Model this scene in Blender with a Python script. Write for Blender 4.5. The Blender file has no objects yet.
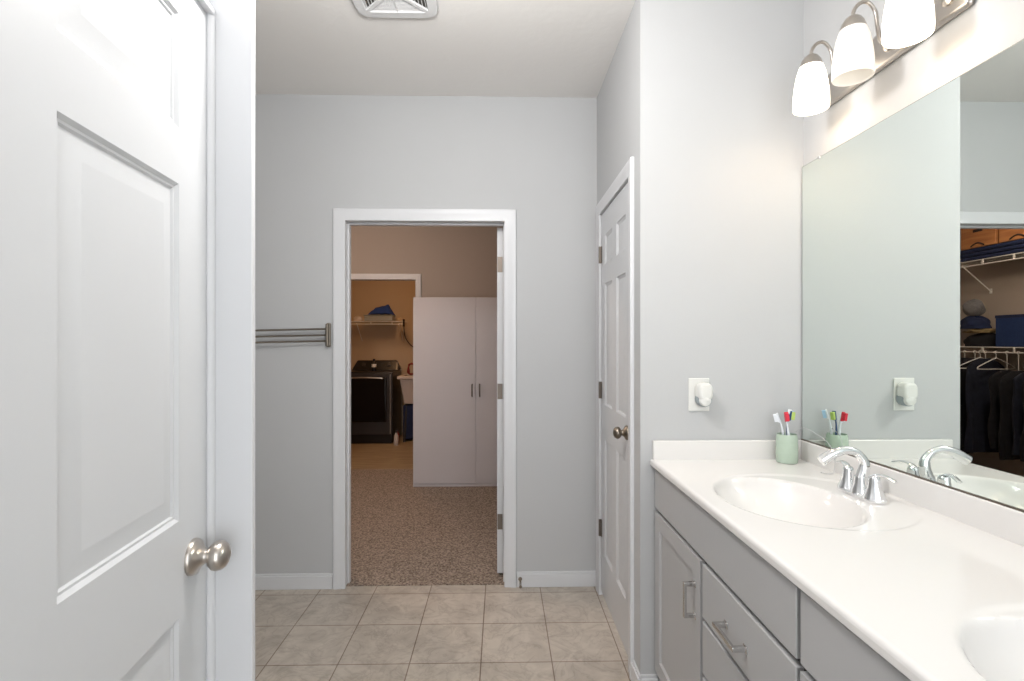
import bpy, bmesh, math, random
from mathutils import Matrix, Vector
from math import sin, cos, pi, radians as R
random.seed(7)
C = bpy.context.scene.collection
S = bpy.context.scene

# ------------------------------------------------------------ camera, light, exposure
cd = bpy.data.cameras.new('camera'); cam = bpy.data.objects.new('camera', cd); C.objects.link(cam)
cam.location = (0, 0, 1.373); cam.rotation_euler = (R(90), 0, R(-1.23))
cd.sensor_width = 36; cd.lens = 18; cd.shift_y = 1/1024; cd.clip_start = .02
S.camera = cam
W = bpy.data.worlds.new('daylight'); S.world = W; W.use_nodes = True
bg = W.node_tree.nodes['Background']; bg.inputs[0].default_value = (.93, .965, 1.0, 1); bg.inputs[1].default_value = 1.85
S.view_settings.view_transform = 'Standard'; S.view_settings.look = 'None'
S.view_settings.exposure = 0.97; S.view_settings.gamma = 1; S.view_settings.use_curve_mapping = False

def lamp(name, kind, loc, power, color, size=.1, rot=(0, 0, 0)):
    l = bpy.data.lights.new(name, kind); l.energy = power; l.color = color
    if kind == 'AREA':
        l.shape = 'SQUARE'; l.size = size
    else: l.shadow_soft_size = size
    o = bpy.data.objects.new(name, l); C.objects.link(o); o.location = loc; o.rotation_euler = rot
    return o
lamp('bathroom_fill_light', 'POINT', (-.22, 1.22, 2.40), 23, (1, .98, .96), .12)  # added fill light out of view, brightens ceiling and far wall
lamp('walkin_closet_light', 'POINT', (-1.65, 3.75, 2.62), 21, (1, .79, .65), .08)
lamp('laundry_light', 'AREA', (-1.5, 6.3, 2.68), 6.0, (1, .56, .27), .25)

# ------------------------------------------------------------ materials
def mat(name, col, rough=.5, metal=0, bump=0, bscale=40, noise=0, nscale=5, emit=None, estr=0, trans=0, ior=1.45, spec=.5, coat=0):
    m = bpy.data.materials.new(name); m.use_nodes = True
    nt = m.node_tree; b = nt.nodes['Principled BSDF']
    b.inputs['Base Color'].default_value = (*col, 1); b.inputs['Roughness'].default_value = rough
    b.inputs['Metallic'].default_value = metal; b.inputs['IOR'].default_value = ior
    b.inputs['Specular IOR Level'].default_value = spec
    b.inputs['Transmission Weight'].default_value = trans
    b.inputs['Coat Weight'].default_value = coat
    if emit: b.inputs['Emission Color'].default_value = (*emit, 1); b.inputs['Emission Strength'].default_value = estr
    tc = nt.nodes.new('ShaderNodeTexCoord')
    n = nt.nodes.new('ShaderNodeTexNoise'); n.inputs['Scale'].default_value = nscale; n.inputs['Detail'].default_value = 5
    nt.links.new(tc.outputs['Object'], n.inputs['Vector'])
    mx = nt.nodes.new('ShaderNodeMix'); mx.data_type = 'RGBA'
    k = noise if noise else .015
    mx.inputs[6].default_value = (*[c*(1-k) for c in col], 1); mx.inputs[7].default_value = (*[min(1, c*(1+k)) for c in col], 1)
    nt.links.new(n.outputs['Fac'], mx.inputs[0]); nt.links.new(mx.outputs[2], b.inputs['Base Color'])
    if bump:
        n2 = nt.nodes.new('ShaderNodeTexNoise'); n2.inputs['Scale'].default_value = bscale; n2.inputs['Detail'].default_value = 4
        nt.links.new(tc.outputs['Object'], n2.inputs['Vector'])
        bp = nt.nodes.new('ShaderNodeBump'); bp.inputs['Strength'].default_value = bump; bp.inputs['Distance'].default_value = .004
        nt.links.new(n2.outputs['Fac'], bp.inputs['Height']); nt.links.new(bp.outputs[0], b.inputs['Normal'])
    return m

M = {}
M['wall'] = mat('grey_wall_paint', (.50, .505, .51), .75, bump=.06, bscale=120)
M['ceil'] = mat('ceiling_paint', (.80, .78, .755), .9, bump=.25, bscale=28)
M['beige'] = mat('beige_closet_paint', (.40, .345, .30), .85, bump=.06, bscale=100)
M['tan'] = mat('tan_laundry_paint', (.50, .40, .29), .85)
M['trim'] = mat('white_trim_paint', (.66, .665, .68), .35)
M['door'] = mat('white_door_paint', (.60, .608, .622), .38, bump=.03, bscale=60)
M['nickel'] = mat('brushed_nickel', (.50, .46, .42), .28, 1)
M['bronze'] = mat('antique_nickel', (.25, .215, .175), .3, 1)
M['hinge'] = mat('satin_nickel_hinge', (.20, .17, .145), .5, 1)
M['chrome'] = mat('chrome', (.86, .87, .88), .06, 1)
M['pull'] = mat('satin_chrome_pull', (.62, .61, .60), .22, 1)
M['counter'] = mat('white_cultured_marble', (.745, .728, .712), .15, spec=.5, noise=.01, nscale=3)
M['cab'] = mat('grey_cabinet_paint', (.445, .445, .448), .42, bump=.04, bscale=90)
M['cabdark'] = mat('cabinet_shadow_gap', (.10, .10, .10), .7)
M['plastic'] = mat('white_plastic', (.72, .72, .69), .35)
M['grille'] = mat('vent_white_plastic', (.70, .70, .70), .45)
M['ventdark'] = mat('vent_dark_interior', (.07, .065, .06), .8)
M['white_lam'] = mat('white_laminate', (.56, .54, .56), .45)
M['wire'] = mat('white_vinyl_wire', (.75, .74, .72), .4)
M['blackmetal'] = mat('black_enamel', (.012, .012, .014), .3)
M['dkgrey'] = mat('dark_grey_enamel', (.05, .048, .05), .35, .3)
M['blackglass'] = mat('black_glass', (.006, .006, .007), .06)
M['silver'] = mat('silver_trim', (.55, .53, .5), .3, .9)
M['navy'] = mat('navy_fabric', (.012, .022, .07), .9, bump=.5, bscale=80, noise=.4, nscale=30)
M['bluebin'] = mat('blue_woven_fabric', (.012, .035, .12), .85, bump=.5, bscale=150, noise=.35, nscale=60)
M['black_cloth'] = mat('black_cloth', (.008, .009, .013), .95, bump=.5, bscale=60, noise=.5, nscale=18)
M['navy_cloth'] = mat('dark_navy_cloth', (.010, .014, .028), .95, bump=.5, bscale=60, noise=.5, nscale=18)
M['gold_cloth'] = mat('olive_gold_cloth', (.20, .15, .07), .9, bump=.6, bscale=50, noise=.5, nscale=40)
M['greycloth'] = mat('grey_knit', (.16, .16, .17), .9, bump=.6, bscale=90, noise=.4, nscale=40)
M['green'] = mat('pale_green_glass', (.60, .72, .60), .12, trans=.25, ior=1.3, noise=.05, nscale=60)
M['red'] = mat('red_plastic', (.65, .03, .06), .3)
M['pink'] = mat('pink_plastic', (.8, .2, .3), .35)
M['teal'] = mat('navy_blue_plastic', (.015, .06, .17), .3)
M['lime'] = mat('lime_rubber', (.45, .6, .15), .5)
M['bristle'] = mat('white_bristles', (.8, .84, .88), .6)
M['bluebristle'] = mat('pale_blue_bristles', (.45, .65, .85), .6)
M['cord'] = mat('grey_cord', (.45, .45, .46), .5)
M['redhose'] = mat('dark_red_hose', (.22, .02, .02), .4)
M['pinkwhite'] = mat('off_white_tub', (.55, .50, .48), .4)
M['bluecloth'] = mat('royal_blue_cloth', (.015, .05, .26), .9, bump=.4, bscale=70)
M['greybox'] = mat('pale_grey_plastic', (.30, .34, .36), .35)
M['dryerlabel'] = mat('white_label', (.8, .8, .78), .5)

# bulbs and glass shades
def shade_mat(name, e, col=(1, .90, .76)):
    m = mat(name, (.9, .87, .82), .35, emit=col, estr=e)
    return m
M['lit'] = shade_mat('frosted_glass_lit', 1.7)
M['unlit'] = shade_mat('frosted_glass_added_glow', .12)  # bulb is off; faint emission imitates light falling on the glass
M['bulb'] = shade_mat('lamp_bulb', 5)

def tile_mat():
    m = bpy.data.materials.new('beige_ceramic_tile'); m.use_nodes = True; nt = m.node_tree; b = nt.nodes['Principled BSDF']
    tc = nt.nodes.new('ShaderNodeTexCoord'); mp = nt.nodes.new('ShaderNodeMapping')
    mp.inputs['Location'].default_value = (.390, -2.190, 0)
    br = nt.nodes.new('ShaderNodeTexBrick'); br.offset = 0; br.squash = 1
    br.inputs['Scale'].default_value = 1; br.inputs['Brick Width'].default_value = .3040; br.inputs['Row Height'].default_value = .3040
    br.inputs['Mortar Size'].default_value = .0028; br.inputs['Mortar Smooth'].default_value = .3; br.inputs['Bias'].default_value = 0
    br.inputs['Color1'].default_value = (.52, .465, .40, 1); br.inputs['Color2'].default_value = (.485, .435, .375, 1)
    br.inputs['Mortar'].default_value = (.23, .17, .13, 1)
    nt.links.new(tc.outputs['Object'], mp.inputs[0]); nt.links.new(mp.outputs[0], br.inputs['Vector'])
    n = nt.nodes.new('ShaderNodeTexNoise'); n.inputs['Scale'].default_value = 9; n.inputs['Detail'].default_value = 10; n.inputs['Distortion'].default_value = .7; n.inputs['Roughness'].default_value = .62
    nt.links.new(tc.outputs['Object'], n.inputs['Vector'])
    cr = nt.nodes.new('ShaderNodeValToRGB'); e = cr.color_ramp.elements
    e[0].position = .30; e[0].color = (.76, .74, .73, 1); e[1].position = .62; e[1].color = (1.06, 1.06, 1.06, 1)
    nt.links.new(n.outputs['Fac'], cr.inputs[0])
    mx = nt.nodes.new('ShaderNodeMix'); mx.data_type = 'RGBA'; mx.blend_type = 'MULTIPLY'; mx.inputs[0].default_value = 1
    nt.links.new(br.outputs['Color'], mx.inputs[6]); nt.links.new(cr.outputs[0], mx.inputs[7])
    v = nt.nodes.new('ShaderNodeTexNoise'); v.inputs['Scale'].default_value = 5; v.inputs['Detail'].default_value = 9; v.inputs['Distortion'].default_value = 2.2; v.inputs['Roughness'].default_value = .6
    nt.links.new(tc.outputs['Object'], v.inputs['Vector'])
    c2 = nt.nodes.new('ShaderNodeValToRGB'); e = c2.color_ramp.elements
    e[0].position = .455; e[0].color = (1, 1, 1, 1); e[1].position = .49; e[1].color = (.85, .84, .83, 1); q = e.new(.535); q.color = (1, 1, 1, 1)
    nt.links.new(v.outputs['Fac'], c2.inputs[0])
    m2 = nt.nodes.new('ShaderNodeMix'); m2.data_type = 'RGBA'; m2.blend_type = 'MULTIPLY'; m2.inputs[0].default_value = 1
    nt.links.new(mx.outputs[2], m2.inputs[6]); nt.links.new(c2.outputs[0], m2.inputs[7]); nt.links.new(m2.outputs[2], b.inputs['Base Color'])
    b.inputs['Roughness'].default_value = .38
    bp = nt.nodes.new('ShaderNodeBump'); bp.inputs['Strength'].default_value = .4; bp.inputs['Distance'].default_value = .003; bp.invert = True
    nt.links.new(br.outputs['Fac'], bp.inputs['Height']); nt.links.new(bp.outputs[0], b.inputs['Normal'])
    return m
M['tile'] = tile_mat()

def carpet_mat():
    m = bpy.data.materials.new('speckled_taupe_carpet'); m.use_nodes = True; nt = m.node_tree; b = nt.nodes['Principled BSDF']
    tc = nt.nodes.new('ShaderNodeTexCoord')
    n = nt.nodes.new('ShaderNodeTexNoise'); n.inputs['Scale'].default_value = 95; n.inputs['Detail'].default_value = 4; n.inputs['Roughness'].default_value = .7
    nt.links.new(tc.outputs['Object'], n.inputs['Vector'])
    cr = nt.nodes.new('ShaderNodeValToRGB'); e = cr.color_ramp.elements
    e[0].position = .36; e[0].color = (.10, .075, .058, 1); e[1].position = .64; e[1].color = (.44, .36, .30, 1)
    nt.links.new(n.outputs['Fac'], cr.inputs[0]); nt.links.new(cr.outputs[0], b.inputs['Base Color'])
    b.inputs['Roughness'].default_value = 1; b.inputs['Specular IOR Level'].default_value = .1
    bp = nt.nodes.new('ShaderNodeBump'); bp.inputs['Strength'].default_value = .8; bp.inputs['Distance'].default_value = .006
    nt.links.new(n.outputs['Fac'], bp.inputs['Height']); nt.links.new(bp.outputs[0], b.inputs['Normal'])
    return m
M['carpet'] = carpet_mat()

def wood_mat(name, c1, c2, sc=(1.5, 14, 14), rough=.45):
    m = bpy.data.materials.new(name); m.use_nodes = True; nt = m.node_tree; b = nt.nodes['Principled BSDF']
    tc = nt.nodes.new('ShaderNodeTexCoord'); mp = nt.nodes.new('ShaderNodeMapping'); mp.inputs['Scale'].default_value = sc
    n = nt.nodes.new('ShaderNodeTexNoise'); n.inputs['Scale'].default_value = 2; n.inputs['Detail'].default_value = 6; n.inputs['Distortion'].default_value = .5
    nt.links.new(tc.outputs['Object'], mp.inputs[0]); nt.links.new(mp.outputs[0], n.inputs['Vector'])
    cr = nt.nodes.new('ShaderNodeValToRGB'); e = cr.color_ramp.elements
    e[0].position = .35; e[0].color = (*c1, 1); e[1].position = .65; e[1].color = (*c2, 1)
    nt.links.new(n.outputs['Fac'], cr.inputs[0]); nt.links.new(cr.outputs[0], b.inputs['Base Color']); b.inputs['Roughness'].default_value = rough
    return m
M['vinyl'] = wood_mat('wood_look_vinyl', (.26, .19, .115), (.38, .29, .18))
M['boxwood'] = wood_mat('orange_brown_board', (.33, .13, .045), (.46, .20, .07), (6, 2, 14), .6)
M['boxdark'] = mat('dark_box_opening', (.02, .014, .012), .9)

def mirror_mat():
    m = bpy.data.materials.new('silvered_mirror_glass'); m.use_nodes = True; nt = m.node_tree; b = nt.nodes['Principled BSDF']
    b.inputs['Base Color'].default_value = (.83, .885, .85, 1); b.inputs['Metallic'].default_value = 1; b.inputs['Roughness'].default_value = 0
    return m
M['mirror'] = mirror_mat()
M['mirredge'] = mat('dark_mirror_edge', (.10, .12, .11), .3, .5)

# ------------------------------------------------------------ mesh helpers
class MB:
    def __init__(s): s.v = []; s.f = []
    def add(s, vs, fs, T=None):
        o = len(s.v)
        s.v += [tuple(T @ Vector(p)) if T else tuple(p) for p in vs]; s.f += [tuple(i+o for i in f) for f in fs]; return s
    def box(s, x0, y0, z0, x1, y1, z1, T=None):
        if x0 > x1: x0, x1 = x1, x0
        if y0 > y1: y0, y1 = y1, y0
        if z0 > z1: z0, z1 = z1, z0
        v = [(x0, y0, z0), (x1, y0, z0), (x1, y1, z0), (x0, y1, z0), (x0, y0, z1), (x1, y0, z1), (x1, y1, z1), (x0, y1, z1)]
        return s.add(v, [(0, 3, 2, 1), (4, 5, 6, 7), (0, 1, 5, 4), (1, 2, 6, 5), (2, 3, 7, 6), (3, 0, 4, 7)], T)
    def prism(s, pts, z0, z1, T=None):            # pts counter-clockwise in xy
        n = len(pts); v = [(x, y, z0) for x, y in pts] + [(x, y, z1) for x, y in pts]
        return s.add(v, [tuple(range(n-1, -1, -1)), tuple(range(n, 2*n))] + [(i, (i+1) % n, (i+1) % n+n, i+n) for i in range(n)], T)
    def lathe(s, prof, n=32, T=None, sx=1, sy=1):   # prof: (r, z) going up
        v = []; f = []
        for r, z in prof:
            for k in range(n): v.append((r*sx*cos(2*pi*k/n), r*sy*sin(2*pi*k/n), z))
        for i in range(len(prof)-1):
            for k in range(n): f.append((i*n+k, i*n+(k+1) % n, (i+1)*n+(k+1) % n, (i+1)*n+k))
        if prof[0][0] > 1e-5: f.append(tuple(range(n-1, -1, -1)))
        if prof[-1][0] > 1e-5: f.append(tuple(range((len(prof)-1)*n, len(prof)*n)))
        return s.add(v, f, T)
    def open_lathe(s, prof, n=32, T=None):
        v = []; f = []
        for r, z in prof:
            for k in range(n): v.append((r*cos(2*pi*k/n), r*sin(2*pi*k/n), z))
        for i in range(len(prof)-1):
            for k in range(n): f.append((i*n+k, i*n+(k+1) % n, (i+1)*n+(k+1) % n, (i+1)*n+k))
        return s.add(v, f, T)
    def tube(s, pts, r, n=8, T=None, closed=False, flat=1):
        pts = [Vector(p) for p in pts]; N = len(pts); rr = r if isinstance(r, (list, tuple)) else [r]*N
        v = []; f = []; prev = None
        for i, p in enumerate(pts):
            if closed: d = pts[(i+1) % N]-pts[i-1]
            else: d = pts[min(i+1, N-1)]-pts[max(i-1, 0)]
            d.normalize()
            if prev is None:
                a = Vector((0, 0, 1)) if abs(d.z) < .9 else Vector((1, 0, 0)); u = d.cross(a).normalized()
            else:
                u = (prev-d*prev.dot(d)).normalized()
            prev = u; w = d.cross(u)
            for k in range(n):
                q = p+u*(rr[i]*cos(2*pi*k/n))+w*(rr[i]*flat*sin(2*pi*k/n)); v.append(tuple(q))
        for i in range(N if closed else N-1):
            j = (i+1) % N
            for k in range(n): f.append((i*n+k, i*n+(k+1) % n, j*n+(k+1) % n, j*n+k))
        if not closed: f += [tuple(range(n-1, -1, -1)), tuple(range((N-1)*n, N*n))]
        return s.add(v, f, T)
    def build(s, name, m, parent=None, bevel=0, smooth=False, loc=None, seg=2, merge=False):
        me = bpy.data.meshes.new(name); me.from_pydata(s.v, [], s.f); me.update()
        bm = bmesh.new(); bm.from_mesh(me)
        if merge: bmesh.ops.remove_doubles(bm, verts=bm.verts, dist=1e-5)
        bmesh.ops.recalc_face_normals(bm, faces=bm.faces); bm.to_mesh(me); bm.free()
        o = bpy.data.objects.new(name, me); C.objects.link(o)
        me.materials.append(M[m] if isinstance(m, str) else m)
        if parent: o.parent = parent
        if loc: o.location = loc
        if bevel:
            b = o.modifiers.new('bevel', 'BEVEL'); b.width = bevel; b.segments = seg; b.limit_method = 'ANGLE'; b.angle_limit = R(40)
        if smooth or bevel:
            for p in me.polygons: p.use_smooth = True
            try: me.set_sharp_from_angle(angle=R(38 if smooth else 30))
            except Exception: pass
            if bevel and not smooth:
                w = o.modifiers.new('wn', 'WEIGHTED_NORMAL'); w.keep_sharp = True
        return o

def tag(o, label=None, cat=None, group=None, kind=None):
    if label: o['label'] = label
    if cat: o['category'] = cat
    if group: o['group'] = group
    if kind: o['kind'] = kind
    return o
def empty(name, loc=(0, 0, 0), rz=0, label=None, cat=None, group=None, kind=None):
    o = bpy.data.objects.new(name, None); C.objects.link(o); o.location = loc; o.rotation_euler = (0, 0, rz); o.empty_display_size = .05
    return tag(o, label, cat, group, kind)
def struct(mb, name, m, bevel=0, **k): return tag(mb.build(name, m, bevel=bevel, **k), kind='structure')
def copy_tree(o, parent=None):
    c = o.copy(); C.objects.link(c)
    if parent is not None: c.parent = parent
    for ch in list(o.children): copy_tree(ch, c)
    return c
def smoothpath(pts, n=6):
    P = [Vector(p) for p in pts]; out = []
    for i in range(len(P)-1):
        a = P[max(i-1, 0)]; b = P[i]; c = P[i+1]; d = P[min(i+2, len(P)-1)]
        for k in range(n):
            t = k/n
            out.append(.5*((2*b)+(c-a)*t+(2*a-5*b+4*c-d)*t*t+(3*b-a-3*c+d)*t**3))
    out.append(P[-1]); return out
def basis(x, y, z, o):                            # matrix from local axes
    m = Matrix(((x[0], y[0], z[0], o[0]), (x[1], y[1], z[1], o[1]), (x[2], y[2], z[2], o[2]), (0, 0, 0, 1))); return m

# ------------------------------------------------------------ room constants
FAR, WT = 2.87, .115            # far wall face, wall thickness
CZ = 2.745                      # ceiling height
SX, RY, VX = .54, 1.973, 1.18   # side wall (closet door), return wall, vanity wall
DL, DR, DH = -.868, .022, 2.045 # far doorway
BACK = 5.5                      # back wall of the walk-in closet
CL = -2.63                      # closet left wall
LB = 7.62                       # laundry back wall

# ------------------------------------------------------------ shell of the bathroom
struct(MB().box(-2.2, -1.6, -.05, 1.30, FAR+.02, 0), 'floor', 'tile')
struct(MB().box(-2.75, -1.6, CZ, 1.9, 8.0, CZ+.06), 'ceiling', 'ceil')
b = MB()
b.box(-2.2, FAR, 0, DL-.02, FAR+WT-.002, CZ); b.box(DR+.02, FAR, 0, SX+.10, FAR+WT-.002, CZ); b.box(DL-.02, FAR, DH+.02, DR+.02, FAR+WT-.002, CZ)
struct(b, 'wall_far', 'wall')
# side wall holding the narrow closet door
CY0, CY1, CDH = 2.125, 2.765, 2.06
b = MB(); b.box(SX, RY+.02, 0, SX+WT, CY0-.018, CZ); b.box(SX, CY1+.018, 0, SX+WT, FAR, CZ); b.box(SX, CY0-.018, CDH+.018, SX+WT, CY1+.018, CZ)
struct(b, 'wall_side', 'wall')
struct(MB().box(SX, RY, 0, VX+.1, RY+.0199, CZ).box(SX+WT, RY+.0199, 0, VX+.1, RY+WT, CZ), 'wall_return', 'wall')
struct(MB().box(VX, -1.6, 0, VX+.1, RY, CZ), 'wall_vanity', 'wall')
struct(MB().box(-2.3, 1.0, 0, -2.2, FAR+WT, CZ), 'wall_alcove', 'wall')

# left wall, slightly angled, with its closed six-panel door (local frame: x = towards the room, y = along the leaf away from camera)
e = Vector((-.6017, 1.065, 0)); th = math.atan2(.116, .9932)
LF = Matrix.Translation(e) @ Matrix.Rotation(th, 4, 'Z')
NW = .0845; LW = .95; LH = 2.052
b = MB()
b.box(-.035, -LW-.022, 0, NW, -2.6, CZ, LF)                 # towards and past the camera
b.box(-.035, -LW-.022, LH+.003, -.001, .003, CZ, LF)      # above the door
b.prism([(NW-.0005, .0225), (NW-.052, .145), (-1.45, .145), (-1.45, .0225)], 0, CZ, LF)
struct(b, 'wall_left', 'trim')
b = MB()                                                    # jamb and rounded stop
b.box(-.035, .003, 0, NW, .0225, CZ-.001, LF); b.box(-.035, -LW-.022, 0, NW, -LW-.003, CZ-.001, LF)
struct(b, 'trim_1', 'trim', bevel=.002)
def stopbar(x0, x1, r=.012):
    return [(x0, 0), (x0, -r*.95), (x0+(x1-x0)*.35, -r), (x0+(x1-x0)*.75, -r*.75), (x1, 0)]
b = MB()
pr = [(x, y+.003) for x, y in stopbar(-.001, .0140)]
b.prism(pr, 0, LH+.003, LF)
b.box(-.001, -LW-.003, LH-.009, .0135, .003, LH+.003, LF)
struct(b, 'trim_2', 'trim', bevel=.002)

def panel_leaf(w, h, t, panels, prof=((0, 0), (.006, -.0055), (.010, -.0055), (.013, -.0085), (.017, -.0085), (.046, -.002), (.049, -.002))):
    """door leaf: y = -w..0, z = 0..h, front at x=0, back at x=-t"""
    mb = MB()
    ys = sorted({-w, 0.0, *[p[0] for p in panels], *[p[1] for p in panels]}); zs = sorted({0.0, h, *[p[2] for p in panels], *[p[3] for p in panels]})
    def inside(y, z): return any(p[0] < y < p[1] and p[2] < z < p[3] for p in panels)
    for side in (0, 1):
        X = (lambda d: d) if side == 0 else (lambda d: -t-d)
        for i in range(len(ys)-1):
            for j in range(len(zs)-1):
                if inside((ys[i]+ys[i+1])/2, (zs[j]+zs[j+1])/2): continue
                mb.add([(X(0), ys[i], zs[j]), (X(0), ys[i+1], zs[j]), (X(0), ys[i+1], zs[j+1]), (X(0), ys[i], zs[j+1])], [(0, 1, 2, 3)])
        for (a, bb, c, d) in panels:
            sc = min(1, (bb-a)/2/.06)
            rings = [[(X(q), a+o*sc, c+o*sc), (X(q), bb-o*sc, c+o*sc), (X(q), bb-o*sc, d-o*sc), (X(q), a+o*sc, d-o*sc)] for o, q in prof]
            for r0, r1 in zip(rings, rings[1:]):
                for k in range(4): mb.add([r0[k], r0[(k+1) % 4], r1[(k+1) % 4], r1[k]], [(0, 1, 2, 3)])
            mb.add(rings[-1], [(0, 1, 2, 3)])
    mb.add([(0, -w, 0), (0, 0, 0), (-t, 0, 0), (-t, -w, 0)], [(0, 1, 2, 3)]); mb.add([(0, -w, h), (0, 0, h), (-t, 0, h), (-t, -w, h)], [(0, 1, 2, 3)])
    for i in range(len(zs)-1):
        for y in (-w, 0): mb.add([(0, y, zs[i]), (0, y, zs[i+1]), (-t, y, zs[i+1]), (-t, y, zs[i])], [(0, 1, 2, 3)])
    return mb
def knob_parts(parent, loc, axis, m='nickel', s=1.0):
    """rosette, neck and egg knob pointing along axis"""
    ax = Vector(axis).normalized(); up = Vector((0, 0, 1)); sd = up.cross(ax)
    T = basis(sd, up, ax, loc)
    MB().lathe([(.0, 0), (.0345*s, 0), (.0345*s, .004*s), (.032*s, .009*s), (.025*s, .013*s), (.018*s, .018*s), (.014*s, .024*s), (.0, .024*s)], 40, T).build('rosette', m, parent, smooth=True)
    MB().lathe([(.0145*s, .020*s), (.0125*s, .026*s), (.0118*s, .031*s), (.0135*s, .036*s)], 28, T).build('knob_neck', m, parent, smooth=True)
    MB().lathe([(.0, .0295*s), (.013*s, .030*s), (.0210*s, .033*s), (.0268*s, .039*s), (.0284*s, .0455*s), (.0268*s, .054*s), (.0215*s, .061*s), (.013*s, .065*s), (.008*s, .066*s), (.0065*s, .065*s), (.0, .0645*s)], 40, T).build('knob', m, parent, smooth=True)

P = []
for (a, bb) in ((-.418, -.118), (-.95+.118, -.95+.422)):
    P += [(a, bb, .235, .857), (a, bb, 1.034, 1.650), (a, bb, 1.752, 1.962)]
d1 = empty('door_1', LF @ Vector((0, 0, .011)), th, kind='structure')
panel_leaf(LW, LH-.013, .035, P).build('door_leaf', 'door', d1, smooth=True, merge=True)
knob_parts(d1, (0, -.0655, .947), (1, 0, 0))

# ------------------------------------------------------------ far doorway casing, jamb, open leaf
def casing_profile(w=.062, t=.016):
    return [(0, 0), (0, t*.55), (w*.12, t*.7), (w*.3, t*.62), (w*.55, t*.85), (w*.8, t), (w*.95, t*.95), (w, t*.6), (w, 0)]
def casing(mb, O, A, U, N, x0, x1, z1, w=.067, t=.016, z0=0):
    """casing round an opening: A = along wall, U = up, N = outward normal"""
    O, A, U, N = map(Vector, (O, A, U, N)); pr = casing_profile(w, t); n = len(pr)
    path = [lambda q: (x0-q, z0), lambda q: (x0-q, z1+q), lambda q: (x1+q, z1+q), lambda q: (x1+q, z0)]
    vs = []
    for p in path:
        for q, h in pr:
            a, z = p(q); vs.append(O+A*a+U*z+N*h)
    fs = []
    for i in range(3):
        for k in range(n): fs.append((i*n+k, i*n+(k+1) % n, (i+1)*n+(k+1) % n, (i+1)*n+k))
    fs += [tuple(range(n)), tuple(range(3*n, 4*n))]
    mb.add([tuple(v) for v in vs], fs)
b = MB(); casing(b, (0, FAR, 0), (1, 0, 0), (0, 0, 1), (0, -1, 0), DL+.003, DR-.003, DH+.001)
casing(b, (0, FAR+WT-.002, 0), (1, 0, 0), (0, 0, 1), (0, 1, 0), DL-.01, DR+.01, DH+.008)
struct(b, 'trim_3', 'trim', smooth=True)
b = MB(); y0, y1 = FAR-.002, FAR+WT
b.box(DL-.019, y0, 0, DL, y1, DH+.019); b.box(DR, y0, 0, DR+.019, y1, DH+.019); b.box(DL, y0, DH, DR, y1, DH+.019)
b.box(DL, y0+.045, 0, DL+.011, y0+.078, DH); b.box(DR-.009, y0+.045, 0, DR, y0+.078, DH); b.box(DL+.011, y0+.045, DH-.011, DR-.009, y0+.078, DH)
struct(b, 'trim_4', 'trim', bevel=.0015)
d2 = empty('door_2', (.0125, FAR+WT+.003, .022), 0, kind='structure')
DLW = .70
P2 = [(a, bb, *z) for (a, bb) in ((-.31, -.11), (-.59, -.39)) for z in ((.235, .857), (1.034, 1.65), (1.752, 1.90))]
lf = panel_leaf(DLW, 2.015, .035, P2).build('door_leaf', 'door', d2, smooth=True, merge=True); lf.location = (0, DLW, 0)
for z in (.30, 1.06, 1.80):
    hb = MB(); hb.box(-.033, -.0018, z-.045, -.004, 0, z+.045); hb.tube([(.0035, -.004, z-.045), (.0035, -.004, z+.045)], .005, 10)
    hb.build('hinge', 'hinge', d2)

# narrow six-panel door in the side wall
b = MB(); casing(b, (SX, 0, 0), (0, -1, 0), (0, 0, 1), (-1, 0, 0), -CY1+.003, -CY0-.003, CDH+.001, w=.062)
struct(b, 'trim_5', 'trim', smooth=True)
b = MB(); b.box(SX-.003, CY0-.018, 0, SX+WT, CY0, CDH+.018); b.box(SX-.003, CY1, 0, SX+WT, CY1+.018, CDH+.018); b.box(SX-.003, CY0, CDH, SX+WT, CY1, CDH+.018)
b.box(SX+.041, CY0, 0, SX+.07, CY0+.011, CDH); b.box(SX+.041, CY1-.011, 0, SX+.07, CY1, CDH); b.box(SX+.041, CY0+.011, CDH-.011, SX+.07, CY1-.011, CDH)
b.box(SX+.05, CY0+.011, 0, SX+WT-.01, CY1-.011, .012)
struct(b, 'trim_6', 'trim', bevel=.0015)
w3 = CY1-CY0-.006
d3 = empty('door_3', (SX+.003, CY0+.003, .026), pi, kind='structure')   # local x -> towards room
P3 = [(a, bb, *z) for (a, bb) in ((-.272, -.092), (-.542, -.362)) for z in ((.22, .835), (1.015, 1.65), (1.75, 1.905))]
panel_leaf(w3, CDH-.030, .035, P3).build('door_leaf', 'door', d3, smooth=True, merge=True)
knob_parts(d3, (0, -.062, .955), (1, 0, 0), 'bronze', .92)
for z in (.34, 1.085, 1.815):
    hb = MB(); hb.tube([(.006, -w3-.001, z-.045), (.006, -w3-.001, z+.045)], .0085, 12); hb.box(.0, -w3+.002, z-.045, .0015, -w3+.022, z+.045)
    hb.build('hinge', 'hinge', d3)

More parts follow.
